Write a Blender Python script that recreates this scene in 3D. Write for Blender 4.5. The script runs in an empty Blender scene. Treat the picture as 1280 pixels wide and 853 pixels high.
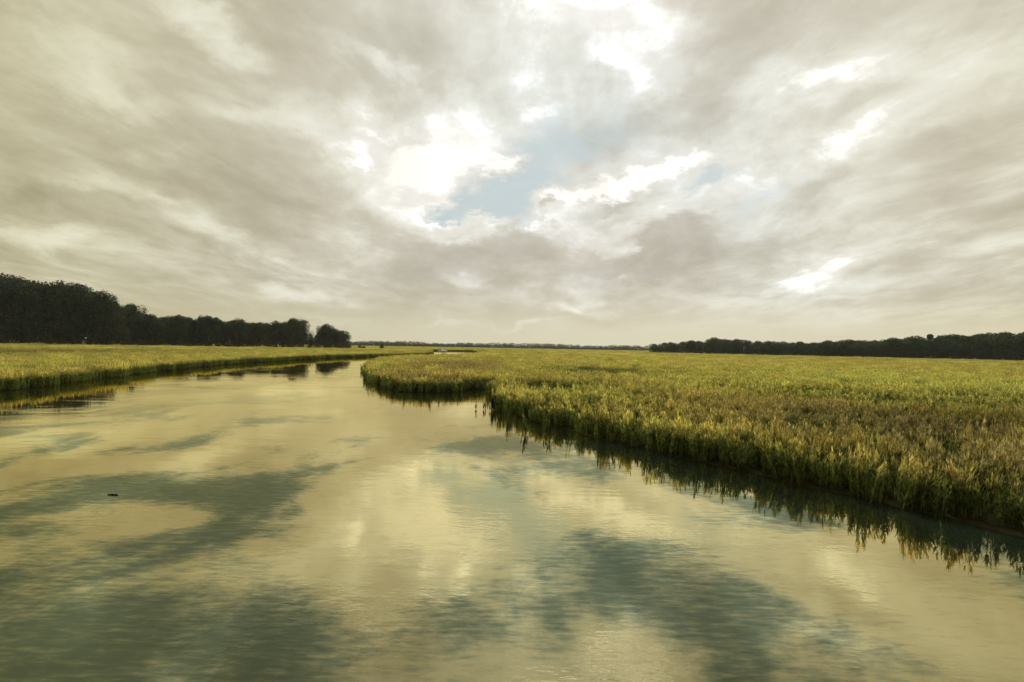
import bpy, math, random
import numpy as np
from mathutils import Matrix, Vector

random.seed(7)
rng = np.random.default_rng(7)
S = bpy.context.scene
COL = S.collection
PI = math.pi

# ------------------------------------------------------------------ camera
F = 924.0                       # focal length in pixels of a 1280 wide frame (26 mm)
CAM_Z = 4.5
ROLL = math.radians(1.06)
PITCH = math.radians(0.45)
fwd = Vector((0, math.cos(PITCH), math.sin(PITCH)))
r0 = Vector((1, 0, 0)); u0 = r0.cross(fwd)
rgt = (r0 * math.cos(ROLL) + u0 * math.sin(ROLL)).normalized()
upv = rgt.cross(fwd).normalized()
cam_d = bpy.data.cameras.new("camera")
cam_d.sensor_width = 36.0
cam_d.lens = 36.0 * F / 1280.0
cam_d.clip_start = 0.1
cam_d.clip_end = 30000
cam = bpy.data.objects.new("camera", cam_d)
mw = Matrix((( rgt.x, upv.x, -fwd.x, 0), (rgt.y, upv.y, -fwd.y, 0), (rgt.z, upv.z, -fwd.z, CAM_Z), (0, 0, 0, 1)))
cam.matrix_world = mw
COL.objects.link(cam)
S.camera = cam


def ray(px, py):
    return (fwd * F + rgt * (px - 640.0) + upv * (426.5 - py)).normalized()


def gnd(px, py, z=0.0):
    """point of the plane z seen at this place"""
    d = ray(px, py)
    t = (z - CAM_Z) / d.z
    return (d.x * t, d.y * t)


def at_depth(px, Y):
    """ground x of the vertical plane through column px at distance Y (near the horizon)"""
    d = ray(px, 426.5 + 7.2 + (px - 640) * math.tan(ROLL))
    return d.x / d.y * Y


# ------------------------------------------------------------------ view
S.view_settings.view_transform = 'Standard'
S.view_settings.look = 'None'
S.view_settings.exposure = 0.0
S.view_settings.gamma = 1.0
S.cycles.max_bounces = 6
S.cycles.transparent_max_bounces = 8
S.cycles.volume_bounces = 0

SUN_EL = math.radians(40)
SUN_AZ = math.radians(7)        # to the right of the view direction


# ------------------------------------------------------------------ node helper
class NT:
    def __init__(s, tree):
        s.t = tree
        s.t.nodes.clear()

    def n(s, typ, **kw):
        nd = s.t.nodes.new(typ)
        for k, v in kw.items():
            setattr(nd, k, v)
        return nd

    def put(s, sock, v):
        if v is None:
            return
        if isinstance(v, bpy.types.NodeSocket):
            s.t.links.new(v, sock)
        else:
            sock.default_value = v

    def m(s, op, a, b=None, c=None, clamp=False):
        nd = s.n('ShaderNodeMath', operation=op, use_clamp=clamp)
        s.put(nd.inputs[0], a); s.put(nd.inputs[1], b); s.put(nd.inputs[2], c)
        return nd.outputs[0]

    def v(s, op, a, b=None, scale=None):
        nd = s.n('ShaderNodeVectorMath', operation=op)
        s.put(nd.inputs[0], a); s.put(nd.inputs[1], b)
        if scale is not None:
            s.put(nd.inputs['Scale'], scale)
        return nd.outputs['Value'] if op in ('LENGTH', 'DOT_PRODUCT', 'DISTANCE') else nd.outputs['Vector']

    def comb(s, x, y, z=0.0):
        nd = s.n('ShaderNodeCombineXYZ')
        s.put(nd.inputs[0], x); s.put(nd.inputs[1], y); s.put(nd.inputs[2], z)
        return nd.outputs[0]

    def sep(s, v):
        nd = s.n('ShaderNodeSeparateXYZ'); s.put(nd.inputs[0], v)
        return nd.outputs

    def noise(s, vec, scale, detail=2, rough=0.5, dist=0.0, col=False):
        nd = s.n('ShaderNodeTexNoise')
        s.put(nd.inputs['Vector'], vec)
        nd.inputs['Scale'].default_value = scale; nd.inputs['Detail'].default_value = detail
        nd.inputs['Roughness'].default_value = rough; nd.inputs['Distortion'].default_value = dist
        return nd.outputs['Color' if col else 'Fac']

    def rng(s, v, a, b, c=0.0, d=1.0, kind='SMOOTHSTEP'):
        nd = s.n('ShaderNodeMapRange', interpolation_type=kind)
        s.put(nd.inputs[0], v)
        for i, x in enumerate((a, b, c, d)):
            s.put(nd.inputs[i + 1], x)
        return nd.outputs[0]

    def mix(s, f, a, b, blend='MIX'):
        nd = s.n('ShaderNodeMix', data_type='RGBA', blend_type=blend)
        s.put(nd.inputs[0], f)
        s.put(nd.inputs[6], a if isinstance(a, bpy.types.NodeSocket) else (*a, 1))
        s.put(nd.inputs[7], b if isinstance(b, bpy.types.NodeSocket) else (*b, 1))
        return nd.outputs[2]


def lin(r, g, b):
    f = lambda c: (c / 255 / 12.92) if c / 255 <= 0.04045 else ((c / 255 + 0.055) / 1.055) ** 2.4
    return (f(r), f(g), f(b))


# ------------------------------------------------------------------ sky
world = bpy.data.worlds.new("World")
S.world = world
world.use_nodes = True
W = NT(world.node_tree)
geo = W.n('ShaderNodeTexCoord')
D = W.v('NORMALIZE', geo.outputs['Generated'])
dx, dy, dz = W.sep(D)
az = W.m('ARCTAN2', dx, dy)
el = W.m('ARCSINE', dz)
# the flat sheet of cloud overhead: noise laid on it runs in perspective towards the horizon
zz = W.m('ADD', W.m('ABSOLUTE', dz), 0.10)
sheet = W.comb(W.m('DIVIDE', dx, zz), W.m('DIVIDE', dy, zz), 0.0)
streak_xy = W.v('MULTIPLY', sheet, (1.0, 0.42, 1.0))
P0 = W.comb(az, el, 0.0)
P_iso = W.comb(az, W.m('MULTIPLY', el, 1.7), 0.0)
wl = W.v('SUBTRACT', W.noise(P_iso, 5.5, 3, 0.55, col=True), (0.5, 0.5, 0.5))
ws = W.v('SUBTRACT', W.noise(P_iso, 17.0, 6, 0.66, col=True), (0.5, 0.5, 0.5))
P_soft = W.v('ADD', P0, W.v('SCALE', wl, scale=0.13))
P_soft = W.v('ADD', P_soft, W.v('SCALE', ws, scale=0.035))
P_crisp = W.v('ADD', P0, W.v('SCALE', wl, scale=0.045))
P_crisp = W.v('ADD', P_crisp, W.v('SCALE', ws, scale=0.085))


def ae(px, py):
    d = ray(px, py)
    return math.atan2(d.x, d.y), math.asin(d.z)


def after(P, val):
    # the sky shader is long: this tiny dependence makes its cloud masses be worked out a few at a time
    k = W.m('MULTIPLY', val, 1e-7)
    return W.v('ADD', P, W.comb(k, k, k))


def blobs(P, lst):
    tot = None
    for q, (cx, cy, rx, ry, rot, amp) in enumerate(lst):
        if q and q % 6 == 0:
            P = after(P, tot)
        a0, e0 = ae(cx, cy)
        t = math.radians(rot)          # degrees, positive = rising to the right
        a1, e1 = ae(cx + rx * math.cos(t), cy - rx * math.sin(t))
        a2, e2 = ae(cx + ry * math.sin(t), cy + ry * math.cos(t))
        R1 = math.hypot(a1 - a0, e1 - e0); R2 = math.hypot(a2 - a0, e2 - e0)
        mp = W.n('ShaderNodeMapping', vector_type='TEXTURE')
        W.put(mp.inputs[0], P)
        mp.inputs['Location'].default_value = (a0, e0, 0)
        mp.inputs['Rotation'].default_value = (0, 0, math.atan2(e1 - e0, a1 - a0))
        mp.inputs['Scale'].default_value = (R1, R2, 1)
        b = W.rng(W.v('LENGTH', mp.outputs[0]), 0.0, 1.0, amp, 0.0)
        tot = b if tot is None else W.m('ADD', tot, b)
    return tot


SOFT_LIGHT = [(700, 190, 460, 260, 0, .20), (640, 402, 60, 6, 0, .5), (560, 404, 50, 5, 0, .3), (1000, 345, 220, 30, 6, .25), (420, 395, 90, 10, -4, .3), (730, 382, 60, 12, 4, .35),   # x, y, radius along, radius across, rotation, strength
    (545, 215, 150, 100, -20, .75), (500, 245, 75, 60, 0, .55), (420, 150, 170, 50, -22, .45), (395, 160, 60, 30, -10, .2),
    (760, 25, 190, 90, -10, .65), (800, 75, 120, 60, -20, .5), (690, 5, 60, 40, 0, .3), (650, 140, 120, 50, 0, .12),
    (260, 25, 150, 30, -20, .55), (150, 110, 150, 26, -18, .25), (300, 135, 120, 22, -18, .28), (180, 190, 110, 18, -16, .2), (485, 68, 60, 22, -20, .3), (700, 130, 90, 40, 0, .05),
    (1000, 105, 130, 50, 15, .30), (1120, 165, 140, 42, 12, .18), (985, 205, 190, 38, 20, .32), (1080, 90, 160, 40, 10, .2),
    (1010, 325, 120, 52, 15, .16), (1020, 383, 130, 36, 3, .24), (1120, 300, 150, 40, 12, .2), (1000, 265, 120, 40, 20, .2),
    (400, 365, 100, 24, -3, .42), (300, 308, 160, 22, -14, .42), (130, 235, 160, 20, -14, .34), (60, 288, 140, 20, -8, .48), (210, 262, 120, 14, -14, .25), (330, 355, 120, 18, -8, .2),
    (575, 352, 46, 20, 5, .5), (705, 378, 30, 13, 5, .7), (735, 355, 60, 22, 30, .42), (690, 290, 60, 40, -10, .40),
    (110, 60, 140, 40, -10, .12), (40, 350, 120, 30, 0, .15), (1250, 320, 100, 60, 0, .10), (1180, 60, 100, 60, 0, .10),
    (600, 300, 60, 30, 0, .2), (450, 60, 120, 30, -20, .12),
]
SOFT_DARK = [
    (340, 250, 200, 80, -18, .26), (600, 335, 190, 66, 0, .40), (480, 380, 150, 40, 0, .24), (800, 380, 150, 30, 5, .25), (640, 395, 300, 26, 0, .18),
    (835, 320, 110, 52, 25, .62), (780, 285, 60, 24, 5, .30), (860, 130, 130, 60, 15, .20), (760, 165, 100, 40, 10, .22), (540, 60, 120, 60, -20, .16),
    (60, 230, 170, 34, -8, .26), (1180, 230, 150, 60, 10, .22), (1080, 130, 90, 30, 10, .1), (940, 360, 60, 30, 20, .2), (120, 130, 150, 60, -15, .12),
    (910, 40, 110, 40, 10, .16), (1150, 345, 140, 30, 3, .16), (200, 200, 150, 50, -15, .14), (680, 320, 60, 34, 0, .25),
]
HOLE = [
    (625, 226, 84, 56, 15, 1.0), (700, 185, 130, 56, 5, .68), (680, 235, 60, 34, 10, .5), (575, 258, 70, 26, 10, .8), (640, 262, 70, 30, 0, .7),
    (890, 222, 80, 20, 17, .75), (925, 270, 70, 50, 20, .42), (760, 150, 130, 60, 5, .38), (545, 270, 40, 16, 0, .5), (980, 230, 100, 40, 20, .25), (400, 128, 100, 40, 0, .14),
]
PUFF = [  # white clouds with a torn edge
    (745, 35, 150, 66, -8, .75), (830, 82, 90, 36, 15, .55), (440, 160, 130, 34, -22, .5), (505, 238, 95, 62, 10, .8), (540, 190, 90, 50, 0, .4), (1000, 205, 130, 22, 20, .14), (1040, 110, 90, 24, 10, .12), (1015, 382, 80, 20, 3, .2), (1010, 325, 70, 28, 20, .1),
    (560, 205, 115, 66, 5, 1.15), (632, 208, 60, 24, 5, .95), (800, 218, 175, 36, 14, 1.2), (780, 232, 90, 24, 8, .4), (700, 252, 80, 24, 8, .85), (860, 200, 80, 24, 12, .5),
    (705, 285, 58, 34, -10, .9), (760, 288, 70, 24, 20, .7), (845, 262, 100, 26, 20, .55), (912, 255, 34, 62, -5, .62), (590, 262, 30, 9, 0, .8), (575, 288, 50, 20, 10, .8),
    (890, 305, 40, 30, 30, .55), (880, 345, 50, 16, 15, .4), (630, 170, 70, 36, 0, .1), (738, 358, 50, 12, 30, .5), (795, 330, 60, 14, 25, .42),
]
HEAVY = [  # shaded undersides lying over the white
    (800, 325, 150, 42, 18, .9), (840, 285, 90, 30, 20, .7), (660, 305, 90, 48, 0, .8), (550, 330, 120, 45, 0, .7), (690, 262, 26, 12, 0, .55), (770, 253, 50, 14, 5, .5), (870, 318, 60, 34, 25, .5),
    (560, 310, 60, 26, 0, .3),
]
COOL = [(760, 170, 330, 160, 10, .9), (930, 270, 200, 90, 20, .5), (590, 80, 260, 120, -10, .35), (980, 370, 160, 50, 0, .3)]
light = blobs(P_soft, SOFT_LIGHT)
dark = blobs(after(P_soft, light), SOFT_DARK)
hole = blobs(after(P_crisp, dark), HOLE)
puff = blobs(after(P_crisp, hole), PUFF)
heavy = blobs(after(P_crisp, puff), HEAVY)
cool = blobs(after(P_soft, heavy), COOL)
n_st = W.noise(after(streak_xy, cool), 1.9, 6, 0.60, 0.5)
n_big = W.noise(after(streak_xy, cool), 0.8, 4, 0.55, 0.3)
n_fine = W.noise(after(P_iso, heavy), 16.0, 7, 0.66, 0.25)
s1 = W.m('SUBTRACT', n_st, 0.5)
s2 = W.m('SUBTRACT', n_big, 0.5)
s3 = W.m('SUBTRACT', n_fine, 0.5)
s4 = W.m('SUBTRACT', W.noise(after(streak_xy, cool), 5.2, 6, 0.66, 0.6), 0.5)
low_fade = W.rng(el, 0.004, 0.065)
# L: 0 = heavy grey, 0.4 = plain veil, 1 = white
L = W.m('ADD', W.rng(az, -0.65, 0.0, 0.50, 0.60), W.m('MULTIPLY', s1, W.m('MULTIPLY', low_fade, 1.2)))
L = W.m('ADD', L, W.m('MULTIPLY', s2, W.m('MULTIPLY', low_fade, 0.45)))
L = W.m('ADD', L, W.m('MULTIPLY', s3, W.m('MULTIPLY', low_fade, 0.28)))
L = W.m('ADD', L, W.m('MULTIPLY', s4, W.m('MULTIPLY', low_fade, 0.42)))
L = W.m('ADD', L, W.m('MULTIPLY', light, 0.72))
L = W.m('ADD', L, W.m('MULTIPLY', s3, W.m('MULTIPLY', light, 1.1)))
L = W.m('SUBTRACT', L, W.m('MULTIPLY', dark, 0.95))
ramp = W.n('ShaderNodeValToRGB')
W.put(ramp.inputs[0], L)
cr = ramp.color_ramp
cr.elements[0].position = 0.0; cr.elements[0].color = (*lin(176, 170, 153), 1)
cr.elements[1].position = 1.0; cr.elements[1].color = (*lin(252, 251, 246), 1)
for p, c in ((0.3, lin(195, 189, 172)), (0.52, lin(212, 207, 192)), (0.75, lin(235, 233, 221))):
    e = cr.elements.new(p); e.color = (*c, 1)
veil = ramp.outputs[0]
sky = W.n('ShaderNodeTexSky', sky_type='NISHITA')
sky.sun_disc = False
sky.sun_elevation = SUN_EL
sky.sun_rotation = SUN_AZ
sky.air_density = 1.0; sky.dust_density = 2.0
blue = W.v('SCALE', sky.outputs[0], scale=0.075)      # the Nishita sky at its own strength
blue = W.mix(0.82, blue, lin(186, 203, 205))           # thin high cloud in front of it
veil = W.mix(W.m('MULTIPLY', cool, 0.85), veil, W.mix(1.0, veil, (0.95, 1.01, 1.08), 'MULTIPLY'))
thin = W.rng(W.m('ADD', hole, W.m('MULTIPLY', W.m('ADD', s3, s4), 0.9)), 0.12, 0.95)
c = W.mix(W.m('MULTIPLY', thin, 0.95), veil, blue)
pf = W.rng(W.m('ADD', puff, W.m('MULTIPLY', s3, 1.3)), 0.05, 1.0)
body = W.rng(W.m('ADD', W.m('MULTIPLY', puff, 0.55), W.m('MULTIPLY', W.m('ADD', s3, s1), 0.95)), -0.10, 0.72)
c = W.mix(W.m('MULTIPLY', pf, 0.95), c, W.mix(body, lin(212, 208, 197), lin(246, 244, 236)))
hv = W.rng(W.m('ADD', heavy, W.m('MULTIPLY', s3, 1.2)), 0.10, 0.70)
c = W.mix(W.m('MULTIPLY', hv, 0.85), c, W.mix(W.rng(s3, -.25, .25), lin(182, 176, 159), lin(202, 196, 184)))
# the air near the horizon is creamy
c = W.mix(W.rng(el, 0.0, 0.095, 0.85, 0.0), c, W.mix(W.rng(az, -0.5, 0.3), lin(209, 202, 172), lin(224, 216, 184)))
# towards both sides the cloud is thicker and more olive
side = W.rng(W.m('ABSOLUTE', W.m('ADD', az, -0.12)), 0.12, 0.85)
sidecol = W.mix(W.rng(az, -0.3, 0.5), (0.775, 0.75, 0.565), (0.86, 0.835, 0.67))
c = W.mix(side, c, W.mix(1.0, c, sidecol, 'MULTIPLY'))
# the sunlit cloud is far brighter than the camera can hold
lum = W.v('DOT_PRODUCT', c, (0.3, 0.5, 0.2))
c = W.v('SCALE', c, scale=W.rng(lum, 0.80, 1.12, 1.0, 2.3))
# below the horizon (never in view: water and land reach it)
bg = W.n('ShaderNodeBackground')
W.put(bg.inputs[0], c); bg.inputs[1].default_value = 1.0
wo = W.n('ShaderNodeOutputWorld')
W.t.links.new(bg.outputs[0], wo.inputs[0])
world.cycles.sampling_method = 'MANUAL'
world.cycles.sample_map_resolution = 512

# ------------------------------------------------------------------ sun
sun_d = bpy.data.lights.new("sun", 'SUN')
sun_d.energy = 3.6
sun_d.angle = math.radians(10)
sun_d.color = (1.0, 0.93, 0.80)
sun = bpy.data.objects.new("sun", sun_d)
sd = Vector((math.sin(SUN_AZ) * math.cos(SUN_EL), math.cos(SUN_AZ) * math.cos(SUN_EL), math.sin(SUN_EL)))
sun.rotation_euler = sd.to_track_quat('Z', 'Y').to_euler()
sun.location = (0, 0, 60)
COL.objects.link(sun)


# ------------------------------------------------------------------ object helpers
def put(o, parent=None):
    COL.objects.link(o)
    if parent is not None:
        o.parent = parent
    return o


def tag(o, label=None, cat=None, group=None, kind=None):
    if label: o['label'] = label
    if cat: o['category'] = cat
    if group: o['group'] = group
    if kind: o['kind'] = kind
    return o


def mesh(name, V, Fc, mat=None, smooth=False):
    me = bpy.data.meshes.new(name)
    me.from_pydata([tuple(map(float, p)) for p in V], [], [tuple(f) for f in Fc])
    if smooth:
        me.polygons.foreach_set('use_smooth', [True] * len(me.polygons))
    if mat: me.materials.append(mat)
    me.update()
    return me


def material(name):
    m = bpy.data.materials.new(name)
    m.use_nodes = True
    return m, NT(m.node_tree)


def finish(T, sh):
    o = T.n('ShaderNodeOutputMaterial')
    T.t.links.new(sh, o.inputs[0])
    return o


def leafy(name, colour_fn, transl=0.45, rough=0.75):
    m, T = material(name)
    col = colour_fn(T)
    d = T.n('ShaderNodeBsdfPrincipled')
    T.put(d.inputs['Base Color'], col)
    d.inputs['Roughness'].default_value = rough
    d.inputs['Specular IOR Level'].default_value = 0.12
    t = T.n('ShaderNodeBsdfTranslucent'); T.put(t.inputs[0], T.mix(1.0, col, (1.0, 1.0, 0.72), 'MULTIPLY'))
    mx = T.n('ShaderNodeMixShader'); mx.inputs[0].default_value = transl
    T.t.links.new(d.outputs[0], mx.inputs[1]); T.t.links.new(t.outputs[0], mx.inputs[2])
    finish(T, mx.outputs[0])
    return m


# ------------------------------------------------------------------ materials
def grass_col(T):
    g = T.n('ShaderNodeNewGeometry')
    x, y, z = T.sep(g.outputs['Position'])
    at = T.n('ShaderNodeAttribute', attribute_type='INSTANCER', attribute_name='tone')
    tone = at.outputs['Fac']
    oi = T.n('ShaderNodeObjectInfo')
    n1 = T.noise(g.outputs['Position'], 2.2, 3, 0.6)
    n2 = T.noise(g.outputs['Position'], 5.0, 2, 0.7)
    h = T.m('ADD', z, T.m('MULTIPLY', T.m('SUBTRACT', n1, 0.5), 0.9))
    top = T.rng(h, 0.74, 1.34)
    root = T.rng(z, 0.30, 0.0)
    green = T.mix(T.rng(n2, 0.35, 0.65), (0.048, 0.070, 0.020), (0.15, 0.175, 0.045))
    gold = T.mix(T.rng(n2, 0.35, 0.65), (0.31, 0.25, 0.060), (0.90, 0.74, 0.24))
    lime = T.mix(T.rng(n2, 0.35, 0.65), (0.32, 0.35, 0.085), (0.80, 0.76, 0.24))
    brown = T.mix(T.rng(n2, 0.35, 0.65), (0.16, 0.125, 0.065), (0.47, 0.39, 0.20))
    headc = T.mix(T.rng(tone, 0.0, 0.5, kind='LINEAR'), lime, gold)
    headc = T.mix(T.rng(T.m('ADD', tone, T.m('MULTIPLY', T.m('SUBTRACT', oi.outputs['Random'], 0.5), 0.5)), 0.5, 1.0, kind='LINEAR'), headc, brown)
    c = T.mix(T.m('MULTIPLY', top, 0.92), green, headc)
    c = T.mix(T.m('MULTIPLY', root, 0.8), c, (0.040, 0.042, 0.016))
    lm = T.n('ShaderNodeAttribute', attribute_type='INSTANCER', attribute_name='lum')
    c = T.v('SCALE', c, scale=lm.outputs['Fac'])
    v = T.rng(oi.outputs['Random'], 0, 1, 0.60, 1.30, 'LINEAR')
    return T.v('SCALE', c, scale=v)


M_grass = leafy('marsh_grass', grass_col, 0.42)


def foliage_col(a, b, warm):
    def fn(T):
        g = T.n('ShaderNodeNewGeometry')
        oi = T.n('ShaderNodeObjectInfo')
        n1 = T.noise(g.outputs['Position'], 0.22, 3, 0.6)
        n2 = T.noise(g.outputs['Position'], 1.6, 2, 0.6)
        c = T.mix(T.rng(n1, 0.35, 0.65), a, b)
        c = T.mix(T.rng(T.m('ADD', T.m('MULTIPLY', oi.outputs['Random'], .6), T.m('MULTIPLY', n1, .5)), 0.55, 0.95, 0, .7), c, warm)
        return T.v('SCALE', c, scale=T.rng(n2, 0.3, 0.7, 0.65, 1.35, 'LINEAR'))
    return fn


M_leaf = leafy('oak_leaves', foliage_col((0.014, 0.024, 0.012), (0.042, 0.062, 0.032), (0.060, 0.060, 0.022)), 0.15)
M_leaf_r = leafy('wood_leaves', foliage_col((0.016, 0.040, 0.018), (0.042, 0.086, 0.032), (0.070, 0.070, 0.030)), 0.15)
M_leaf_f = leafy('far_leaves', foliage_col((0.050, 0.075, 0.045), (0.075, 0.10, 0.055), (0.10, 0.10, 0.06)), 0.2)  # paler than the nearer leaves: distance haze put into the colour
M_bush = leafy('bush_leaves', foliage_col((0.040, 0.042, 0.012), (0.085, 0.070, 0.020), (0.115, 0.080, 0.026)), 0.22)


def simple(name, ca, cb, scale=4.0, rough=0.9, bump=0.0, coord='Object', spec=0.5):
    m, T = material(name)
    tc = T.n('ShaderNodeTexCoord')
    n = T.noise(tc.outputs[coord], scale, 5, 0.65)
    p = T.n('ShaderNodeBsdfPrincipled')
    T.put(p.inputs['Base Color'], T.mix(T.rng(n, .3, .7), ca, cb))
    p.inputs['Roughness'].default_value = rough
    p.inputs['Specular IOR Level'].default_value = spec
    if bump:
        b = T.n('ShaderNodeBump'); b.inputs['Distance'].default_value = bump
        T.put(b.inputs['Height'], n); T.put(p.inputs['Normal'], b.outputs[0])
    finish(T, p.outputs[0])
    return m


M_bark = simple('bark', (0.05, 0.042, 0.035), (0.12, 0.10, 0.08), 3.0, bump=0.05)
M_mud = simple('marsh_mud', (0.016, 0.015, 0.009), (0.034, 0.032, 0.014), 0.8, rough=1.0, bump=0.1, spec=0.0)
M_drift = simple('wet_wood', (0.012, 0.010, 0.008), (0.035, 0.028, 0.02), 14.0, rough=0.55, bump=0.01)
M_white = simple('white_paint', (0.70, 0.70, 0.68), (0.82, 0.82, 0.80), 3.0, rough=0.4)
M_glass = simple('dark_window', (0.02, 0.025, 0.03), (0.03, 0.035, 0.04), 3.0, rough=0.1)
M_rail = simple('metal_rail', (0.45, 0.45, 0.45), (0.6, 0.6, 0.6), 3.0, rough=0.3)


def water_mat():
    m, T = material('creek_water')
    g = T.n('ShaderNodeNewGeometry')
    pos = g.outputs['Position']
    x, y, z = T.sep(pos)
    # broad flat reaches and broken patches of breeze
    patch = T.rng(T.noise(T.v('MULTIPLY', pos, (0.55, 1.0, 1.0)), 0.16, 3, 0.55, 0.4), 0.42, 0.68, 0.10, 1.0)
    p2 = T.v('MULTIPLY', pos, (0.6, 1.0, 1.0))
    w1 = T.noise(p2, 2.6, 2, 0.5, 0.2)
    w2 = T.noise(T.v('MULTIPLY', pos, (0.75, 1.0, 1.0)), 8.0, 2, 0.5)
    w0 = T.noise(p2, 0.7, 2, 0.5, 0.4)
    hgt = T.m('ADD', T.m('MULTIPLY', w1, 0.0052), T.m('MULTIPLY', w2, 0.0026))
    hgt = T.m('MULTIPLY', hgt, patch)
    hgt = T.m('MULTIPLY', hgt, T.rng(y, 9, 26, 2.0, 1.0))
    hgt = T.m('ADD', hgt, T.m('MULTIPLY', w0, 0.0036))
    # ripples too far away to tell apart average out
    far = T.rng(y, 20, 160, 1.0, 0.32)
    hgt = T.m('MULTIPLY', hgt, far)
    b = T.n('ShaderNodeBump'); b.inputs['Distance'].default_value = 1.0
    b.inputs['Strength'].default_value = 1.0
    T.put(b.inputs['Height'], hgt)
    gl = T.n('ShaderNodeBsdfGlossy', distribution='GGX')
    gl.inputs['Color'].default_value = (1.0, 0.90, 0.54, 1)
    gl.inputs['Roughness'].default_value = 0.03
    T.put(gl.inputs['Normal'], b.outputs[0])
    df = T.n('ShaderNodeBsdfDiffuse')
    n = T.noise(pos, 0.12, 3, 0.5)
    T.put(df.inputs[0], T.mix(T.rng(n, .35, .65), (0.007, 0.014, 0.011), (0.012, 0.018, 0.011)))
    lw = T.n('ShaderNodeLayerWeight'); lw.inputs[0].default_value = 0.5
    T.put(lw.inputs['Normal'], b.outputs[0])
    fac = T.m('POWER', lw.outputs['Facing'], 1.8, clamp=True)
    mx = T.n('ShaderNodeMixShader')
    T.put(mx.inputs[0], fac)
    T.t.links.new(df.outputs[0], mx.inputs[1]); T.t.links.new(gl.outputs[0], mx.inputs[2])
    # painted reflection: the mirror is dimmed and tinted green in torn patches
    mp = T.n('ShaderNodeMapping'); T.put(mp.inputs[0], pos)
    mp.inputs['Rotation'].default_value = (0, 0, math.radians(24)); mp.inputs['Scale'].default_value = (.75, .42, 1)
    mirror_dim = T.noise(mp.outputs[0], 0.27, 7, 0.58, 0.35)
    # hand-placed spots where the painted reflection turns brighter or darker
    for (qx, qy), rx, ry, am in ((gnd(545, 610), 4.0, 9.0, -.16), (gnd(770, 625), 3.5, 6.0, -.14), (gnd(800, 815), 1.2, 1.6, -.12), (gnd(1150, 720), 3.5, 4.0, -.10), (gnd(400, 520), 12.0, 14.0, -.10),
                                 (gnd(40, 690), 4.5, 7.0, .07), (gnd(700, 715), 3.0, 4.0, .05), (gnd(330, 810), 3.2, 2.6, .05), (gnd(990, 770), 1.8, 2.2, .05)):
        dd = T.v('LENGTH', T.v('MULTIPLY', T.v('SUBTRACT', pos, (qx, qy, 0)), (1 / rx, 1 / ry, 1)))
        mirror_dim = T.m('ADD', mirror_dim, T.rng(dd, 0, 1.4, am, 0))
    mirror_dim = T.rng(T.m('ADD', mirror_dim, T.m('MULTIPLY', T.m('SUBTRACT', T.noise(pos, 0.055, 2, .5), .5), .5)), 0.41, 0.62)
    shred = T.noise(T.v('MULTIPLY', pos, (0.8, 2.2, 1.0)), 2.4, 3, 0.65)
    mirror_dim = T.rng(T.m('ADD', mirror_dim, T.m('MULTIPLY', T.m('SUBTRACT', shred, .5), 1.5)), 0.0, 1.15)
    mirror_dim = T.m('MULTIPLY', mirror_dim, T.rng(y, 16, 62, 1.0, .14))
    T.put(gl.inputs['Color'], T.mix(mirror_dim, (1.0, 0.87, 0.46), (0.63, 0.73, 0.48)))
    T.put(gl.inputs['Roughness'], T.rng(mirror_dim, 0, 1, 0.012, 0.04))
    T.put(mx.inputs[0], T.m('MULTIPLY', fac, T.rng(mirror_dim, 0, 1, 1.0, 0.38, 'LINEAR')))
    finish(T, mx.outputs[0])
    return m


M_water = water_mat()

# ------------------------------------------------------------------ ground and water
FAR = 9000.0
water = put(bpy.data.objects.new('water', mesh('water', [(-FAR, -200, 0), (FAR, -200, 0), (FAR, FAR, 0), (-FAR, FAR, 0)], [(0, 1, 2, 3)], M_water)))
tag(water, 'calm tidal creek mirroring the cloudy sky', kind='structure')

# shorelines, traced on the water
left_px = [(-700, 560), (-300, 520), (-80, 499), (0, 489), (60, 483), (130, 473), (200, 465), (260, 458), (330, 453), (400, 448.5), (450, 446.5), (500, 445.2), (520, 444.2), (531, 442.6), (534, 441.2), (535, 439.3)]
right_px = [(594, 439.3), (602, 441.5), (598, 444.5), (575, 447), (540, 448.6), (505, 450.5), (476, 455), (463, 460), (459, 466), (464, 474), (476, 482), (496, 488.5), (520, 491), (550, 491), (580, 489), (600, 487),
            (613, 485.5), (622, 486), (618, 492), (620, 502), (634, 514), (655, 523), (700, 536), (750, 549), (800, 560), (850, 572), (900, 583), (950, 594), (1000, 606), (1060, 619), (1120, 633), (1200, 652), (1280, 674), (1400, 712), (1600, 775)]


def smooth_line(pts, n=6):
    out = []
    P = [pts[0]] + pts + [pts[-1]]
    for i in range(1, len(P) - 2):
        p0, p1, p2, p3 = (np.array(P[i + k]) for k in (-1, 0, 1, 2))
        for k in range(n):
            t = k / n
            out.append(tuple(0.5 * ((2 * p1) + (-p0 + p2) * t + (2 * p0 - 5 * p1 + 4 * p2 - p3) * t * t + (-p0 + 3 * p1 - 3 * p2 + p3) * t ** 3)))
    out.append(pts[-1])
    return out


def wob(pts, amp):
    out = []
    for i, (x, y) in enumerate(pts):
        s = amp * min(1.0, math.hypot(x, y) / 80.0)
        out.append((x + s * (math.sin(i * 1.7) + math.sin(i * 0.61 + 2)) * .5, y + s * 1.3 * (math.sin(i * 2.3 + 1) + math.sin(i * .83)) * .5))
    return out


Lshore = wob([gnd(*p) for p in smooth_line(left_px)], 0.9)
Rshore = wob([gnd(*p) for p in smooth_line(right_px)], 0.45)
tipL, tipR = Lshore[-1], Rshore[0]
mid = gnd(536, 438.6)
farmid = at_depth(536, FAR - 50)
Lpoly = Lshore + [mid, (farmid, FAR - 50), (-FAR + 50, FAR - 50), (-FAR + 50, 40)]
Rpoly = [(farmid + 1, FAR - 50), (mid[0] + .05, mid[1])] + Rshore + [(FAR - 50, 12), (FAR - 50, FAR - 50)]


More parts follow.
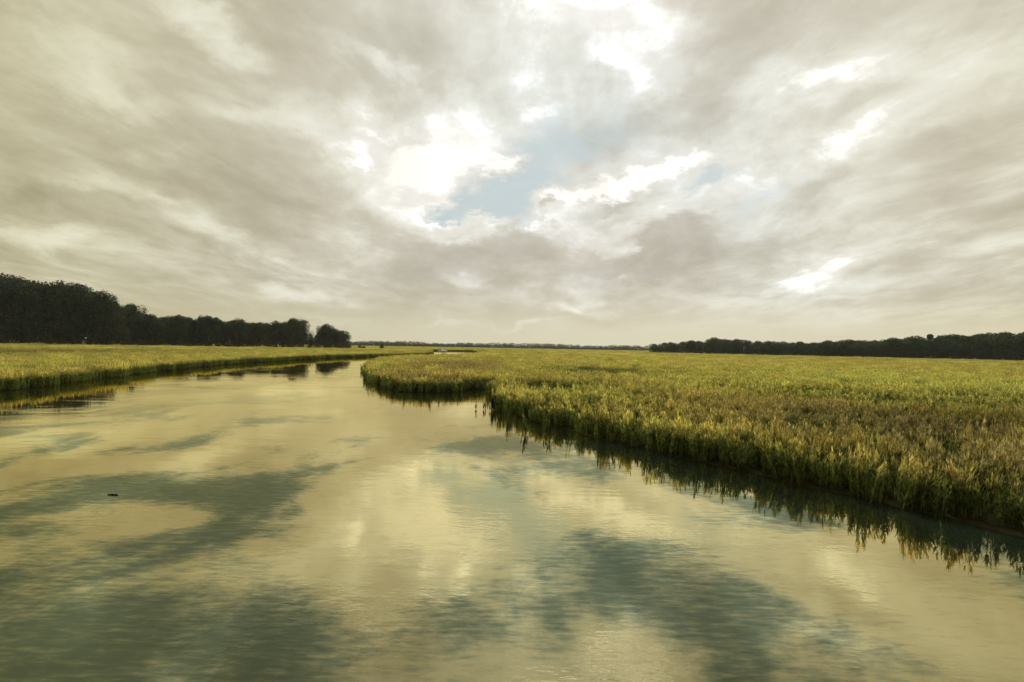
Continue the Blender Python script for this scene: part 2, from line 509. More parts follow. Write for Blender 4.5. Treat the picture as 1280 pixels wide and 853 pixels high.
def land(name, poly, shore_idx, label):
    """flat marsh floor with a sloping muddy edge along the shore"""
    import mathutils
    n = len(poly)
    V = [(x, y, 0.03) for x, y in poly]
    tess = mathutils.geometry.tessellate_polygon([[Vector((x, y, 0)) for x, y in poly]])
    Fc = [tuple(t) for t in tess]
    area = sum(poly[i][0] * poly[(i + 1) % n][1] - poly[(i + 1) % n][0] * poly[i][1] for i in range(n))
    sgn = 1 if area > 0 else -1
    base = len(V)
    for k, i in enumerate(shore_idx):
        p = np.array(poly[i]); a = np.array(poly[max(i - 1, 0)]); b = np.array(poly[min(i + 1, n - 1)])
        t = (b - a) / (np.linalg.norm(b - a) + 1e-9)
        out = np.array((t[1], -t[0])) * sgn
        q = p + out * 0.12
        V.append((q[0], q[1], -0.35))
        if k:
            Fc.append((shore_idx[k - 1], i, base + k, base + k - 1))
    o = put(bpy.data.objects.new(name, mesh(name, V, Fc, M_mud)))
    return tag(o, label, kind='structure')


land('marsh_ground', Lpoly, list(range(len(Lshore))), 'muddy marsh floor of the left bank')
land('marsh_ground', Rpoly, list(range(2, 2 + len(Rshore))), 'muddy marsh floor of the right bank')


def inside(poly, X, Y):
    P = np.array(poly); n = len(P)
    r = np.zeros(len(X), bool)
    x1, y1 = P[-1]
    for x2, y2 in P:
        if y1 != y2:
            c = ((y1 > Y) != (y2 > Y)) & (X < (x2 - x1) * (Y - y1) / (y2 - y1) + x1)
            r ^= c
        x1, y1 = x2, y2
    return r


# ------------------------------------------------------------------ marsh grass
def strip(V, Fc, p, d, L, w, bend, nseg, az, taper=0.9):
    """a leaf: narrow ribbon leaving p along d, bending outward"""
    side = Vector((-math.sin(az), math.cos(az), 0))
    out = Vector((math.cos(az), math.sin(az), 0))
    q = Vector(p); dr = Vector(d).normalized()
    i0 = len(V)
    for k in range(nseg + 1):
        t = k / nseg
        ww = w * (1 - taper * t ** 1.5) * 0.5
        if k == nseg:
            V.append(tuple(q))
        else:
            V.append(tuple(q + side * ww)); V.append(tuple(q - side * ww))
        dr = (dr + out * bend / nseg).normalized()
        q = q + dr * (L / nseg)
    for k in range(nseg - 1):
        a = i0 + 2 * k
        Fc.append((a, a + 1, a + 3, a + 2))
    a = i0 + 2 * (nseg - 1)
    Fc.append((a, a + 1, a + 2))


def tuft(rs, radius, n, width, leaves, h0=0.95, h1=1.3):
    R = random.Random(rs)
    V, Fc = [], []
    for _ in range(n):
        r = radius * math.sqrt(R.random()); a = R.random() * 2 * PI
        x, y = r * math.cos(a), r * math.sin(a)
        H = R.uniform(h0, h1) * (1.12 if R.random() < .12 else 1)
        la = R.random() * 2 * PI; ln = R.uniform(0, .10)
        d = Vector((math.cos(la) * ln, math.sin(la) * ln, 1))
        strip(V, Fc, (x, y, -0.1), d, H + .1, width * .8, R.uniform(0, .15), 2, R.random() * 2 * PI, .55)
        for k in range(leaves):
            t = R.uniform(.22, .92)
            az_ = R.random() * 2 * PI
            sp = R.uniform(.18, .50)
            q = Vector((x, y, -0.1)) + d.normalized() * (H * t)
            strip(V, Fc, q, (math.cos(az_) * sp, math.sin(az_) * sp, 1), H * R.uniform(.13, .27), width * R.uniform(.8, 1.3), R.uniform(.1, .7), 2, az_, .9)
        # seed head
        q = Vector((x, y, -0.1)) + d.normalized() * (H * .93)
        strip(V, Fc, q, d, H * R.uniform(.08, .18), width * 1.1, .05, 2, R.random() * PI, .8)
    return mesh('grass_tuft', V, Fc, M_grass)


def tuft_set(name, count, **kw):
    c = bpy.data.collections.new(name)
    for i in range(count):
        c.objects.link(bpy.data.objects.new('grass_tuft', tuft(100 + i, **kw)))
    return c


TN = tuft_set('tufts_near', 7, radius=0.20, n=8, width=0.048, leaves=12, h0=.75, h1=1.3)
TM = tuft_set('tufts_mid', 6, radius=1.0, n=50, width=0.065, leaves=5, h0=.8, h1=1.35)
TF = tuft_set('tufts_far', 5, radius=3.6, n=170, width=0.15, leaves=3, h0=1.0, h1=1.25)


def lown(x, y, seed, scale):
    R = np.random.default_rng(seed)
    s = np.zeros_like(x); a = 0
    for o in range(7):
        k = 2 * PI / (scale * 0.72 ** o); th = R.uniform(0, 2 * PI); ph = R.uniform(0, 2 * PI)
        am = 0.85 ** o
        s += am * np.sin(k * (x * math.cos(th) + y * math.sin(th)) + ph + 1.6 * np.sin(0.53 * k * (-x * math.sin(th) + y * math.cos(th)) + ph * 2)); a += am ** 2
    return s / math.sqrt(a) * 1.2          # about -1.5 .. 1.5


def pix(x, y, z):
    """where a ground point falls in the photograph, to give each reach of marsh its own colour"""
    P = np.stack([x, y, z - CAM_Z + 0 * x], -1)
    f = P @ np.array(fwd)
    return 640 + F * (P @ np.array(rgt)) / f, 426.5 - F * (P @ np.array(upv)) / f


# patches of the marsh: centre and radii on the ground, from where they lie in the photograph
def patch_at(px0, py0, px1, py1):
    a = gnd((px0 + px1) / 2, py0, 1.15); b = gnd((px0 + px1) / 2, py1, 1.15)
    l = gnd(px0, (py0 + py1) / 2, 1.15); r = gnd(px1, (py0 + py1) / 2, 1.15)
    return ((a[0] + b[0]) / 2, (a[1] + b[1]) / 2, abs(r[0] - l[0]) / 2, abs(a[1] - b[1]) / 2)


TONE = [(patch_at(900, 512, 1420, 590), .62), (patch_at(1050, 560, 1500, 640), .45), (patch_at(480, 450, 650, 474), .62), (patch_at(820, 496, 1040, 545), .25),
        (patch_at(960, 468, 1400, 512), -.45), (patch_at(640, 440, 1300, 468), -.40), (patch_at(650, 500, 900, 530), .2), (patch_at(0, 436, 200, 450), .35)]
LUM_PAINT = [(patch_at(-700, 432, 420, 500), -.50), (patch_at(1080, 505, 1700, 720), -.50), (patch_at(700, 560, 1100, 640), -.2), (patch_at(600, 440, 950, 470), .15)]  # light and shade painted into grass colour: dim banks, brighter middle distance
LOW = [(patch_at(560, 446, 640, 450), -.2), (patch_at(-400, 440, 150, 480), .22), (patch_at(690, 458, 800, 468), -.45), (patch_at(640, 475, 740, 484), -.35), (patch_at(980, 486, 1300, 508), -.18), (patch_at(560, 480, 640, 486), -.3)]


def field(lst, x, y):
    s = np.zeros_like(x)
    for (cx, cy, rx, ry), a in lst:
        s += a * np.exp(-(((x - cx) / rx) ** 2 + ((y - cy) / ry) ** 2))
    return s


def scatter(poly, d0, d1, dens, azlim=0.80, edge=0.0):
    """random points over a ring sector, kept on the land"""
    A = azlim * (d1 ** 2 - d0 ** 2)
    n = int(A * dens)
    d = np.sqrt(rng.uniform(d0 ** 2, d1 ** 2, n)); a = rng.uniform(-azlim, azlim, n)
    x = d * np.sin(a); y = d * np.cos(a)
    k = inside(poly, x + edge * rng.normal(0, 1, n), y + edge * rng.normal(0, 1, n))
    return x[k], y[k]


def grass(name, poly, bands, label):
    for (coll, d0, d1, dens, edge, sc) in bands:
        x, y = scatter(poly, d0, d1, dens, edge=edge)
        n = len(x)
        hv = 1 + 0.10 * lown(x, y, 3, 22.0) + 0.05 * lown(x, y, 4, 6.0) + field(LOW, x, y)
        hv *= 1 + .13 * lown(x, y, 5, 2.2)
        hv *= rng.uniform(*((.72, 1.22) if d1 < 100 else (.88, 1.14)), n)
        tone = 0.28 + 0.14 * lown(x, y, 11, 30.0) + 0.10 * lown(x, y, 12, 7.0) + field(TONE, x, y) + rng.normal(0, .08, n)
        me = bpy.data.meshes.new(name)
        me.vertices.add(n)
        me.vertices.foreach_set('co', np.stack([x, y, np.full(n, 0.02)], -1).astype(np.float32).ravel())
        lum = np.clip(1.0 + .10 * lown(x, y, 21, 16.0) + field(LUM_PAINT, x, y), .5, 1.4)
        lx = .10 * lown(x, y, 31, 9.0) + rng.normal(0, .07, n); ly = .10 * lown(x, y, 32, 9.0) + rng.normal(0, .07, n)
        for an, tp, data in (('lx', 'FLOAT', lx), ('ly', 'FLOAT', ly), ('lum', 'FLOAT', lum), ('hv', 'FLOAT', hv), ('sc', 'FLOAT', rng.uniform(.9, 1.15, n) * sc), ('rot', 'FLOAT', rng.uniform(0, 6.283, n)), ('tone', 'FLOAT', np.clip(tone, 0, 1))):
            me.attributes.new(an, tp, 'POINT').data.foreach_set('value', data.astype(np.float32))
        o = put(bpy.data.objects.new(name, me))
        tag(o, label[0] if isinstance(label, tuple) else label, 'marsh grass', kind='stuff')
        gm = bpy.data.node_groups.new('scatter_grass', 'GeometryNodeTree')
        gm.interface.new_socket('Geometry', in_out='INPUT', socket_type='NodeSocketGeometry')
        gm.interface.new_socket('Geometry', in_out='OUTPUT', socket_type='NodeSocketGeometry')
        nn = gm.nodes; lk = gm.links.new
        gi = nn.new('NodeGroupInput'); go = nn.new('NodeGroupOutput')
        ci = nn.new('GeometryNodeCollectionInfo'); ci.inputs[0].default_value = coll
        ci.inputs['Separate Children'].default_value = True
        ip = nn.new('GeometryNodeInstanceOnPoints'); ip.inputs['Pick Instance'].default_value = True

        def attr(a):
            q = nn.new('GeometryNodeInputNamedAttribute'); q.data_type = 'FLOAT'; q.inputs[0].default_value = a
            return q.outputs[0]
        rv = nn.new('ShaderNodeCombineXYZ'); lk(attr('rot'), rv.inputs[2])
        if d1 < 400:
            lk(attr('lx'), rv.inputs[0]); lk(attr('ly'), rv.inputs[1])
        sv = nn.new('ShaderNodeCombineXYZ'); lk(attr('sc'), sv.inputs[0]); lk(attr('sc'), sv.inputs[1]); lk(attr('hv'), sv.inputs[2])
        lk(gi.outputs[0], ip.inputs['Points']); lk(ci.outputs[0], ip.inputs['Instance'])
        lk(rv.outputs[0], ip.inputs['Rotation']); lk(sv.outputs[0], ip.inputs['Scale'])
        lk(ip.outputs[0], go.inputs[0])
        md = o.modifiers.new('grass', 'NODES'); md.node_group = gm
        print('grass', name, n)


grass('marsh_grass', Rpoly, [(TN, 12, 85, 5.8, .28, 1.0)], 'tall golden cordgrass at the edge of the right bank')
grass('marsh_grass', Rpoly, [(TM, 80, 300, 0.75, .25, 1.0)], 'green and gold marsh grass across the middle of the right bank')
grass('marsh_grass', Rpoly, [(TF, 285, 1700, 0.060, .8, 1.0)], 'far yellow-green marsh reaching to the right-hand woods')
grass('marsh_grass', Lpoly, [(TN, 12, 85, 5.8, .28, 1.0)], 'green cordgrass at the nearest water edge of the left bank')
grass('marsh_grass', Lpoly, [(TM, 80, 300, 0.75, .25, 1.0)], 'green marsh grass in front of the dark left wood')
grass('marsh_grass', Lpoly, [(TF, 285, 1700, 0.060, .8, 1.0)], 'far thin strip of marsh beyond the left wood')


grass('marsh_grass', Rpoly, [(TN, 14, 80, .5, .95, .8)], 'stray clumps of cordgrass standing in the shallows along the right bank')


# ------------------------------------------------------------------ trees
def tube(V, Fc, path, radii, seg=6):
    base = len(V)
    for i, p in enumerate(path):
        p = Vector(p)
        a = Vector(path[max(i - 1, 0)]); b = Vector(path[min(i + 1, len(path) - 1)])
        t = (b - a).normalized()
        u = t.orthogonal().normalized(); w = t.cross(u)
        for k in range(seg):
            an = 2 * PI * k / seg
            V.append(tuple(p + (u * math.cos(an) + w * math.sin(an)) * radii[i]))
    for i in range(len(path) - 1):
        for k in range(seg):
            a = base + i * seg + k; b = base + i * seg + (k + 1) % seg
            Fc.append((a, b, b + seg, a + seg))


def crown_mesh(name, rs, lobes, n, size, mat):
    """thousands of small leaf sprays over and inside overlapping lobes; lobes = (x,y,z,rx,ry,rz)"""
    R = np.random.default_rng(rs)
    L = np.array(lobes); w = (L[:, 3] * L[:, 4] + L[:, 3] * L[:, 5]); w = w / w.sum()
    li = R.choice(len(L), n, p=w)
    d = R.normal(size=(n, 3)); d /= np.linalg.norm(d, axis=1)[:, None]
    # clumping: each lobe's surface swells and sinks
    sw = 1 + .13 * np.sin(d[:, 0] * 7 + li * 1.3) * np.cos(d[:, 2] * 6 + li) + .08 * np.sin(d[:, 1] * 13 + li * 2.1)
    rad = (0.62 + 0.38 * R.random(n) ** .5) * sw
    stray = R.random(n) < .025
    rad[stray] *= R.uniform(1.0, 1.16, stray.sum())
    c = L[li, :3] + d * L[li, 3:] * rad[:, None]
    nrm = d + R.normal(0, .7, (n, 3)); nrm /= np.linalg.norm(nrm, axis=1)[:, None]
    t = np.cross(nrm, R.normal(size=(n, 3))); t /= np.linalg.norm(t, axis=1)[:, None]
    b = np.cross(nrm, t)
    s = size * R.uniform(.55, 1.35, n)[:, None]
    V = np.empty((n, 4, 3))
    V[:, 0] = c - t * s * .5; V[:, 1] = c + b * s * .34; V[:, 2] = c + t * s * .62; V[:, 3] = c - b * s * .34
    me = bpy.data.meshes.new(name)
    me.vertices.add(4 * n); me.vertices.foreach_set('co', V.reshape(-1).astype(np.float32))
    me.loops.add(4 * n); me.loops.foreach_set('vertex_index', np.arange(4 * n, dtype=np.int32))
    me.polygons.add(n); me.polygons.foreach_set('loop_start', np.arange(0, 4 * n, 4, dtype=np.int32))
    me.materials.append(mat); me.update(calc_edges=True)
    return me


def oak(rs, H, W_, mat, n=3600, size=0.62, form='dome'):
    """broad crown; H total height, W_ crown width"""
    R = random.Random(rs)
    lob = []
    if form == 'dome':
        lob.append((0, 0, H * .60, W_ * .34, W_ * .34, H * .30))
        for k in range(9):
            a = k * 2.4 + R.random(); r = W_ * R.uniform(.20, .34)
            z = H * R.uniform(.45, .82); s = W_ * R.uniform(.14, .23)
            lob.append((r * math.cos(a), r * math.sin(a), z, s, s, s * .85))
        for k in range(4):
            a = R.random() * 6.28; r = W_ * R.uniform(.0, .16); s = W_ * R.uniform(.13, .20)
            lob.append((r * math.cos(a), r * math.sin(a), H * R.uniform(.82, .90), s, s, s * .7))
        for k in range(5):
            a = k * 1.257 + R.random(); s = W_ * R.uniform(.14, .2)
            lob.append((W_ * .3 * math.cos(a), W_ * .3 * math.sin(a), H * R.uniform(.2, .38), s, s, s * 1.1))
    elif form == 'tall':
        for k in range(11):
            z = H * (.25 + .068 * k); s = W_ * R.uniform(.20, .31) * (1.1 - .045 * k)
            a = R.random() * 6.28; r = W_ * R.uniform(.02, .24)
            lob.append((r * math.cos(a), r * math.sin(a), min(z, H - s * .8), s, s, s * .9))
    else:  # 'umbrella': bare stem, small flat head
        for k in range(5):
            a = k * 1.3; s = W_ * R.uniform(.22, .30)
            lob.append((W_ * .13 * math.cos(a), W_ * .13 * math.sin(a), H * R.uniform(.80, .90), s, s, s * .9))
    cm = crown_mesh('crown', rs, lob, n, size, mat)
    V, Fc = [], []
    b = [(0, 0, -.3), (R.uniform(-.3, .3), R.uniform(-.3, .3), H * .22), (R.uniform(-.6, .6), R.uniform(-.6, .6), H * .45), (R.uniform(-.8, .8), R.uniform(-.8, .8), H * .72)]
    r0_ = H * .022
    tube(V, Fc, b, [r0_ * 1.35, r0_, r0_ * .75, r0_ * .25], 8)
    for l in lob[1:9]:
        st = Vector(b[1]).lerp(Vector(b[2]), R.random())
        en = Vector(l[:3]); md_ = st.lerp(en, .5) + Vector((0, 0, -H * .03))
        tube(V, Fc, [st, md_, en], [r0_ * .5, r0_ * .32, r0_ * .1], 5)
    tm = mesh('trunk', V, Fc, M_bark, True)
    return tm, cm


def place_tree(proto, x, y, s, rz, label, cat, group=None, name='oak_tree', sx=1.0):
    t = bpy.data.objects.new(name, None)
    t.location = (x, y, 0.05); t.rotation_euler = (0, 0, rz); t.scale = (s * sx, s * sx, s)
    t.empty_display_size = 1
    put(t)
    tag(t, label, cat, group)
    put(bpy.data.objects.new('trunk', proto[0]), t)
    put(bpy.data.objects.new('crown', proto[1]), t)
    return t


OL = [oak(20 + i, 10.0, W_, M_leaf, 7500, .30, 'dome') for i, W_ in enumerate((9.5, 11, 8.5, 10.5, 9.0))]
OT = [oak(40 + i, 10.0, 5.5, M_leaf, 3200, .30, 'tall') for i in range(3)]
OR = [oak(60 + i, 10.0, W_, M_leaf_r, 4200, .42, 'dome') for i, W_ in enumerate((10, 12, 9, 11))]
ORT = [oak(70 + i, 10.0, 6.0, M_leaf_r, 2600, .42, 'tall') for i in range(2)]
OU = oak(80, 10.0, 2.9, M_leaf_r, 1100, .40, 'umbrella')
BU = [oak(90 + i, 10.0, 15.0, M_bush, 1500, .75, 'dome') for i in range(3)]


def interp(tab, x):
    xs = [t[0] for t in tab]; ys = [t[1] for t in tab]
    return float(np.interp(x, xs, ys))


def hor(px):
    return 433.7 + (px - 640) * math.tan(ROLL)


L_TOP = [(-200, 338), (0, 346), (20, 347), (45, 353), (65, 352), (85, 355), (105, 357), (120, 362), (133, 372), (142, 382), (152, 386), (161, 378), (168, 386), (178, 392), (220, 394), (262, 394), (285, 398), (320, 402), (342, 401), (362, 397), (378, 399), (388, 409), (396, 412), (405, 405), (420, 409), (432, 416), (440, 425)]
L_DEP = [(-200, 380), (0, 400), (130, 415), (180, 440), (300, 480), (400, 520), (440, 540)]
LBL_L = {
    -30: None,
    8: ('tall dark oak cut by the left edge of the photo', 'tree'),
    35: ('high broad oak crown with small sky gaps near the left edge', 'tree'),
    64: ('rounded dark oak right of the crown with sky gaps', 'tree'),
    92: ('flat-topped dark oak on the long high shoulder of the left wood', 'tree'),
    120: ('dark oak at the right end of the high part of the left wood', 'tree'),
    138: ('lower dark oak on the step down of the left wood', 'tree'),
    162: ('small round-headed tree sticking up after the step in the left wood', 'tree'),
    190: ('low dark tree just right of the small round-headed tree', 'tree'),
    225: ('low even-topped tree in the middle dip of the left wood', 'tree'),
    262: ('wide low tree before the left wood rises again', 'tree'),
    296: ('grey-green tree left of the big double dome', 'tree'),
    325: ('left half of the double dome of oaks near the end of the left wood', 'tree'),
    365: ('big domed oak, highest near the right end of the left wood', 'tree'),
    406: ('oak with a steep left side, just past the notch at the wood end', 'tree'),
    426: ('last rounded oak, sloping down to the marsh at the wood end', 'tree'),
}
for i, (px, lb) in enumerate(LBL_L.items()):
    Y = interp(L_DEP, px); top = interp(L_TOP, px)
    H = CAM_Z + (hor(px) - top) / F * Y
    proto = OT[i % 3] if px in (162,) else OL[i % 5]
    label, cat = lb if lb else ('dark oak just beyond the left edge of the left wood', 'tree')
    sx = {162: .75, 406: .95, 426: .95, 138: .8}.get(px, 0.85)
    place_tree(proto, at_depth(px, Y), Y, H / 10.0, i * 1.9, label, cat, 'oaks of the left wood', sx=sx)

NICK_L = {-30: 'the oak beyond the photo edge', 8: 'the tall oak at the left edge', 35: 'the high crown with sky gaps', 64: 'the rounded oak', 92: 'the flat-topped oak', 120: 'the last oak of the high part',
          138: 'the oak on the step down', 162: 'the small round-headed tree', 190: 'the low tree past the round-headed one', 225: 'the even-topped low tree', 262: 'the wide low tree',
          296: 'the grey-green tree', 325: 'the left half of the double dome', 365: 'the big domed oak', 406: 'the steep-sided oak', 426: 'the last rounded oak'}
used = {}


def hidden_label(kind, where, px, nick):
    k0 = min(nick, key=lambda q: abs(q - px))
    side_ = 'and left of' if px < k0 else 'and right of'
    base = f'{kind} {where} {side_} {nick[k0]}'
    used[base] = used.get(base, 0) + 1
    return base if used[base] == 1 else f"{('another ', 'third ', 'fourth ', 'fifth ', 'sixth ', 'seventh ')[min(used[base] - 2, 5)]}{base}"


# the trees between and behind them
k = 0
for row, (dy, drop, step) in enumerate(((9, 2.0, 14), (24, 1.2, 16), (42, 2.5, 20))):
    px = -110 + row * 7
    while px < 434:
        Y = interp(L_DEP, px) + dy + random.uniform(-3, 3)
        top = interp(L_TOP, px) + drop + random.uniform(-1, 6) * (1 if px < 150 else .6) + (3 if 384 < px < 402 else 0)
        H = CAM_Z + (hor(px) - top) / F * Y
        if px > 385 and row == 2:
            break
        if True:
            place_tree(OL[k % 5] if k % 4 else OT[k % 3], at_depth(px, Y), Y, H / 9.8, k * 2.1,
                       hidden_label('dark tree', ['close behind', 'deeper behind', 'far behind'][row], px, NICK_L),
                       'tree', ['second row of the left wood', 'third row of the left wood', 'back row of the left wood'][row], sx=.85 if px < 395 else .8)
        k += 1
        px += step * random.uniform(.8, 1.2) * (1.25 if px < 130 else 1)
# olive brush along its foot
px = -90
while px < 436:
    Y = interp(L_DEP, px) - 6 + random.uniform(-2, 2)
    hB = random.uniform(3.0, 6.5) * (1.3 if px < 130 else .8)
    place_tree(BU[k % 3], at_depth(px, Y), Y, hB / 9.6, k * 1.7, hidden_label('olive-brown bush', 'low in front', px, NICK_L), 'bush', 'bushes along the foot of the left wood', name='bush', sx=.85)
    k += 1
    px += random.uniform(9, 17) * (1.3 if px < 130 else .9)

# right wood
R_TOP = [(812, 434), (820, 429), (845, 428), (870, 426), (893, 423.5), (925, 425), (960, 427), (985, 428), (1010, 428), (1040, 427), (1062, 425), (1090, 427), (1110, 424), (1145, 422), (1153, 424), (1175, 421), (1190, 419), (1207, 421), (1225, 418.5), (1255, 417), (1280, 418), (1500, 414)]
R_DEP = [(800, 800), (900, 720), (1050, 640), (1280, 560), (1500, 520)]
LBL_R = {
    818: 'small tree at the left tip of the right-hand wood',
    838: 'second rounded tree from the left tip of the right-hand wood',
    864: 'low green tree left of the first hump of the right-hand wood',
    893: 'rounded tree forming the first hump of the right-hand wood',
    920: 'tree sloping off the first hump of the right-hand wood',
    960: 'broad low tree in the shallow dip after the first hump',
    1000: 'flat low tree in the lowest dip of the right-hand wood',
    1035: 'low tree just before the middle hump of the right-hand wood',
    1062: 'rounded tree on the middle hump of the right-hand wood',
    1092: 'dark tree between the middle hump and the higher right part',
    1116: 'dark tree where the right-hand wood starts to rise',
    1145: 'domed tree left of the lone small crown above the wood',
    1190: 'pointed tree top just right of the lone small crown',
    1226: 'broad dark tree near the right edge before the highest crown',
    1256: 'highest dark crown of the right-hand wood, near the photo edge',
    1284: 'dark tree cut by the right edge of the photo',
}
for i, (px, lb) in enumerate(LBL_R.items()):
    Y = interp(R_DEP, px); top = interp(R_TOP, px)
    H = CAM_Z + (hor(px) - top) / F * Y
    place_tree(OR[i % 4], at_depth(px, Y), Y, H / 9.5, i * 2.3, lb, 'tree', 'front trees of the right-hand wood', name='broadleaf_tree', sx=1.25)
Y = 600
place_tree(OU, at_depth(1162, Y), Y, (CAM_Z + (hor(1162) - 418.6) / F * Y) / 9.6, .4, 'lone small crown standing above the right-hand wood', 'tree', name='tall_tree', sx=1.0)
NICK_R = {818: 'the tree at the left tip', 838: 'the second tree from the tip', 864: 'the green tree before the first hump', 893: 'the first hump', 920: 'the slope off the first hump', 960: 'the dip after the first hump',
          1000: 'the lowest dip', 1035: 'the tree before the middle hump', 1062: 'the middle hump', 1092: 'the tree past the middle hump', 1116: 'the rising part', 1145: 'the domed tree',
          1190: 'the pointed tree', 1226: 'the broad tree', 1256: 'the highest right-hand crown', 1284: 'the tree at the right edge', 1340: 'the part beyond the photo edge', 1390: 'the far part beyond the photo edge'}
for row, (dy, drop, step) in enumerate(((-4, 4.0, 16), (10, 1.2, 13), (26, 1.5, 15))):
    px = 822 + row * 4
    while px < 1420:
        Y = interp(R_DEP, px) + dy + random.uniform(-3, 3)
        top = interp(R_TOP, px) + drop * random.uniform(.3, 1.3)
        H = max(5.0, CAM_Z + (hor(px) - top) / F * Y)
        place_tree(OR[k % 4] if k % 4 else ORT[k % 2], at_depth(px, Y), Y, H / 9.6, k * 2.7,
                   hidden_label(['low dark tree', 'dark tree', 'dark tree'][row], ['in front', 'close behind', 'deeper behind'][row], px, NICK_R),
                   'tree', ['front foot of the right-hand wood', 'second row of the right-hand wood', 'back row of the right-hand wood'][row], name='broadleaf_tree', sx=1.2)
        k += 1
        px += step * random.uniform(.75, 1.25)

# the far wood on the horizon: one mass, five pixels tall
lobes = []
px = 380.0
while px < 840:
    Y = 1700 + 200 * math.sin(px * .011) + random.uniform(-25, 25)
    top = interp([(380, 427.0), (440, 427.8), (520, 428.6), (545, 430.6), (580, 430.0), (640, 430.2), (700, 431.4), (730, 433.2), (745, 433.6), (770, 433.0), (812, 434.2), (840, 434.6)], px)
    H = max(8.0, CAM_Z + (hor(px) - top + .8) / F * Y + random.uniform(-1.2, 2.2))
    r = random.uniform(5, 9)
    X = at_depth(px, Y)
    lobes.append((X, Y, H * .62, r, r, H * .40)); lobes.append((X + random.uniform(-5, 5), Y, H * .3, r * 1.2, r, H * .35))
    px += random.uniform(1.6, 3.4)
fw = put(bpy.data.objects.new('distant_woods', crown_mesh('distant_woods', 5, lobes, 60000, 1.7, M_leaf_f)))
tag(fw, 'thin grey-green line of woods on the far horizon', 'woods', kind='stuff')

# dark bushes standing on the far marsh between the woods
for i, (px, Y, h, lb) in enumerate(((450, 560, 3.9, 'small dark bush on the marsh just right of the last oak'), (455, 575, 3.3, 'smaller dark bush close beside the one past the last oak'), (477.5, 600, 5.0, 'lone dark bush out on the marsh, farther from the wood'))):
    place_tree((BU[i][0], bpy.data.meshes.get('far_bush_crown') or crown_mesh('far_bush_crown', 3, [(0, 0, 6, 3.4, 3.4, 3.6), (2, 0, 4, 3, 3, 3), (-2, 1, 4, 3, 3, 3)], 900, .8, M_leaf)),
               at_depth(px, Y), Y, h / 9.6, i, lb, 'bush', 'dark bushes on the far marsh', name='bush', sx=1.0)


# ------------------------------------------------------------------ small things
def lofted(secs, closed=True):
    V, Fc = [], []
    n = len(secs[0])
    for s in secs:
        V += s
    for i in range(len(secs) - 1):
        for j in range(n - 1):
            a = i * n + j
            Fc.append((a, a + 1, a + n + 1, a + n))
    return V, Fc


def boat(x, y, rz):
    b = bpy.data.objects.new('motor_boat', None); b.location = (x, y, 0.0); b.rotation_euler = (0, 0, rz)
    put(b); tag(b, 'tiny white boat on the far bend of the creek', 'boat')
    secs = []
    for t in np.linspace(0, 1, 9):
        X = -3.5 + 7 * t; w = 1.15 * (1 - max(0, (t - .45) / .55) ** 2.2); zt = .85 + .45 * t ** 2; zb = -.15 + .5 * max(0, t - .7)
        secs.append([(X, -w, zt), (X, -w * .86, .25), (X, 0, zb), (X, w * .86, .25), (X, w, zt)])
    V, Fc = lofted(secs)
    Fc.append((0, 1, 2, 3, 4))
    dk = len(V)
    for s in secs:
        V.append((s[0][0], s[0][1] * .93, s[0][2] - .12)); V.append((s[0][0], -s[0][1] * .93, s[0][2] - .12))
    for i in range(8):
        Fc.append((dk + 2 * i, dk + 2 * i + 1, dk + 2 * i + 3, dk + 2 * i + 2))
    put(bpy.data.objects.new('hull', mesh('hull', V, Fc, M_white, True)), b)
    cab = [(-.9, .85, 0), (1.2, .8, 0), (.7, .7, 1.25), (-.9, .72, 1.35)]
    V = [(px_, s * py_, .75 + pz) for s in (-1, 1) for px_, py_, pz in cab]
    c = put(bpy.data.objects.new('cabin', mesh('cabin', V, [(0, 1, 2, 3), (7, 6, 5, 4), (3, 2, 6, 7), (0, 3, 7, 4), (1, 5, 6, 2)], M_white)), b)
    V = [(1.13, -.6, 1.1), (1.13, .6, 1.1), (.84, .55, 1.85), (.84, -.55, 1.85)]
    put(bpy.data.objects.new('windscreen', mesh('windscreen', [(a + .03, q, r) for a, q, r in V] + [(a - .01, q, r) for a, q, r in V], [(0, 1, 2, 3), (7, 6, 5, 4), (0, 4, 5, 1), (2, 6, 7, 3)], M_glass)), c)
    V, Fc = [], []
    tube(V, Fc, [(-3.5, 0, .9), (-3.75, 0, .75), (-3.8, 0, -.2)], [.2, .18, .07], 8)
    put(bpy.data.objects.new('outboard_motor', mesh('outboard_motor', V, Fc, M_glass, True)), b)
    return b


boat(*gnd(553.5, 439.6), 0.5)

# driftwood floating at the left
dx_, dy_ = gnd(141, 619)
dw = bpy.data.objects.new('driftwood', None); dw.location = (dx_, dy_, 0.0); dw.rotation_euler = (0, 0, .12)
put(dw); tag(dw, 'short dark knobbly stick of driftwood floating alone on the water', 'driftwood')
V, Fc = [], []
pts = [(-.15, 0, .004), (-.11, .008, .016), (-.06, -.004, .012), (-.01, .010, .020), (.04, -.006, .013), (.09, .006, .022), (.13, 0, .012), (.155, .003, .003)]
tube(V, Fc, pts, [.006, .017, .013, .020, .014, .021, .014, .004], 8)
for P_, s in (((-.08, 0, .015), 1), ((.02, 0, .02), -1), ((.10, 0, .02), 1)):
    tube(V, Fc, [P_, (P_[0] + .02, .03 * s, .035), (P_[0] + .03, .06 * s, .04)], [.009, .007, .003], 6)
put(bpy.data.objects.new('stick', mesh('stick', V, Fc, M_drift, True)), dw)

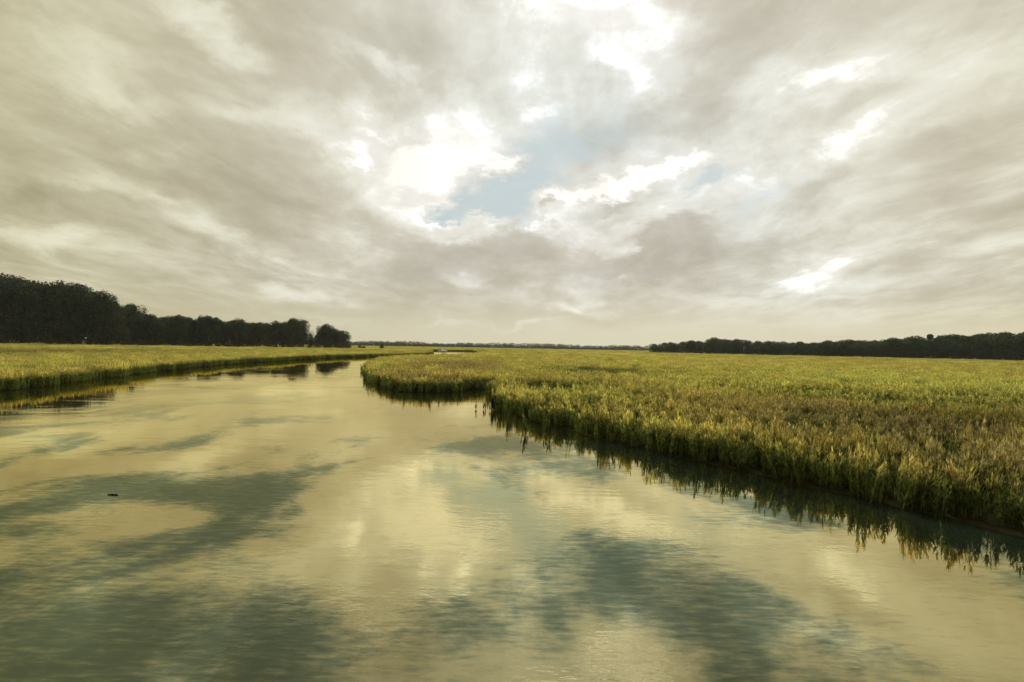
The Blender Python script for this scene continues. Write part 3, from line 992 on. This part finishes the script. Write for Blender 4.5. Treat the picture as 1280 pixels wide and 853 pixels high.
# three sprigs of cordgrass standing out in the water by the right bank's inlet
for i, (px, py, n, h, lb) in enumerate(((595.5, 511.5, 3, .62, 'small lone grass sprig standing in the water, farthest from the right bank'),
                                        (606, 512, 5, .58, 'pair-stemmed short grass sprig in the water, between the other two'),
                                        (614.5, 514, 8, .95, 'tallest grass sprig in the water, closest to the right bank tip'))):
    x, y = gnd(px, py)
    R = random.Random(i + 5)
    V, Fc = [], []
    V2, F2 = [], []
    for _ in range(n):
        a = R.random() * 6.28; r = .07 + .06 * i * R.random()
        q = (r * math.cos(a), r * math.sin(a), -.15); H = h * R.uniform(.7, 1.1)
        strip(V, Fc, q, (R.uniform(-.08, .08), R.uniform(-.08, .08), 1), H + .15, .03, .1, 3, a, .5)
        for k2 in range(6):
            a2 = R.random() * 6.28
            strip(V2, F2, (q[0], q[1], H * R.uniform(.1, .8)), (math.cos(a2) * .35, math.sin(a2) * .35, 1), H * .34, .045, .4, 3, a2)
    sp = bpy.data.objects.new('grass_sprig', None); sp.location = (x, y, 0)
    put(sp); tag(sp, lb, 'grass sprig', 'grass sprigs in the water')
    put(bpy.data.objects.new('stems', mesh('stems', V, Fc, M_grass)), sp)
    put(bpy.data.objects.new('leaves', mesh('leaves', V2, F2, M_grass)), sp)


# ------------------------------------------------------------------ haze
bx = [(x, y, z) for z in (-1.6, 48.0) for x, y in ((-2600, -150), (2600, -150), (2600, 2600), (-2600, 2600))]
m, T = material('thin_haze')
pv = T.n('ShaderNodeVolumePrincipled')
pv.inputs['Color'].default_value = (0.93, 0.95, 0.92, 1)
pv.inputs['Density'].default_value = 0.00005
ho = T.n('ShaderNodeOutputMaterial'); T.t.links.new(pv.outputs[0], ho.inputs['Volume'])
hz = put(bpy.data.objects.new('haze', mesh('haze', bx, [(3, 2, 1, 0), (4, 5, 6, 7), (0, 1, 5, 4), (1, 2, 6, 5), (2, 3, 7, 6), (3, 0, 4, 7)], m)))
tag(hz, 'thin pale haze over the whole marsh', kind='stuff')
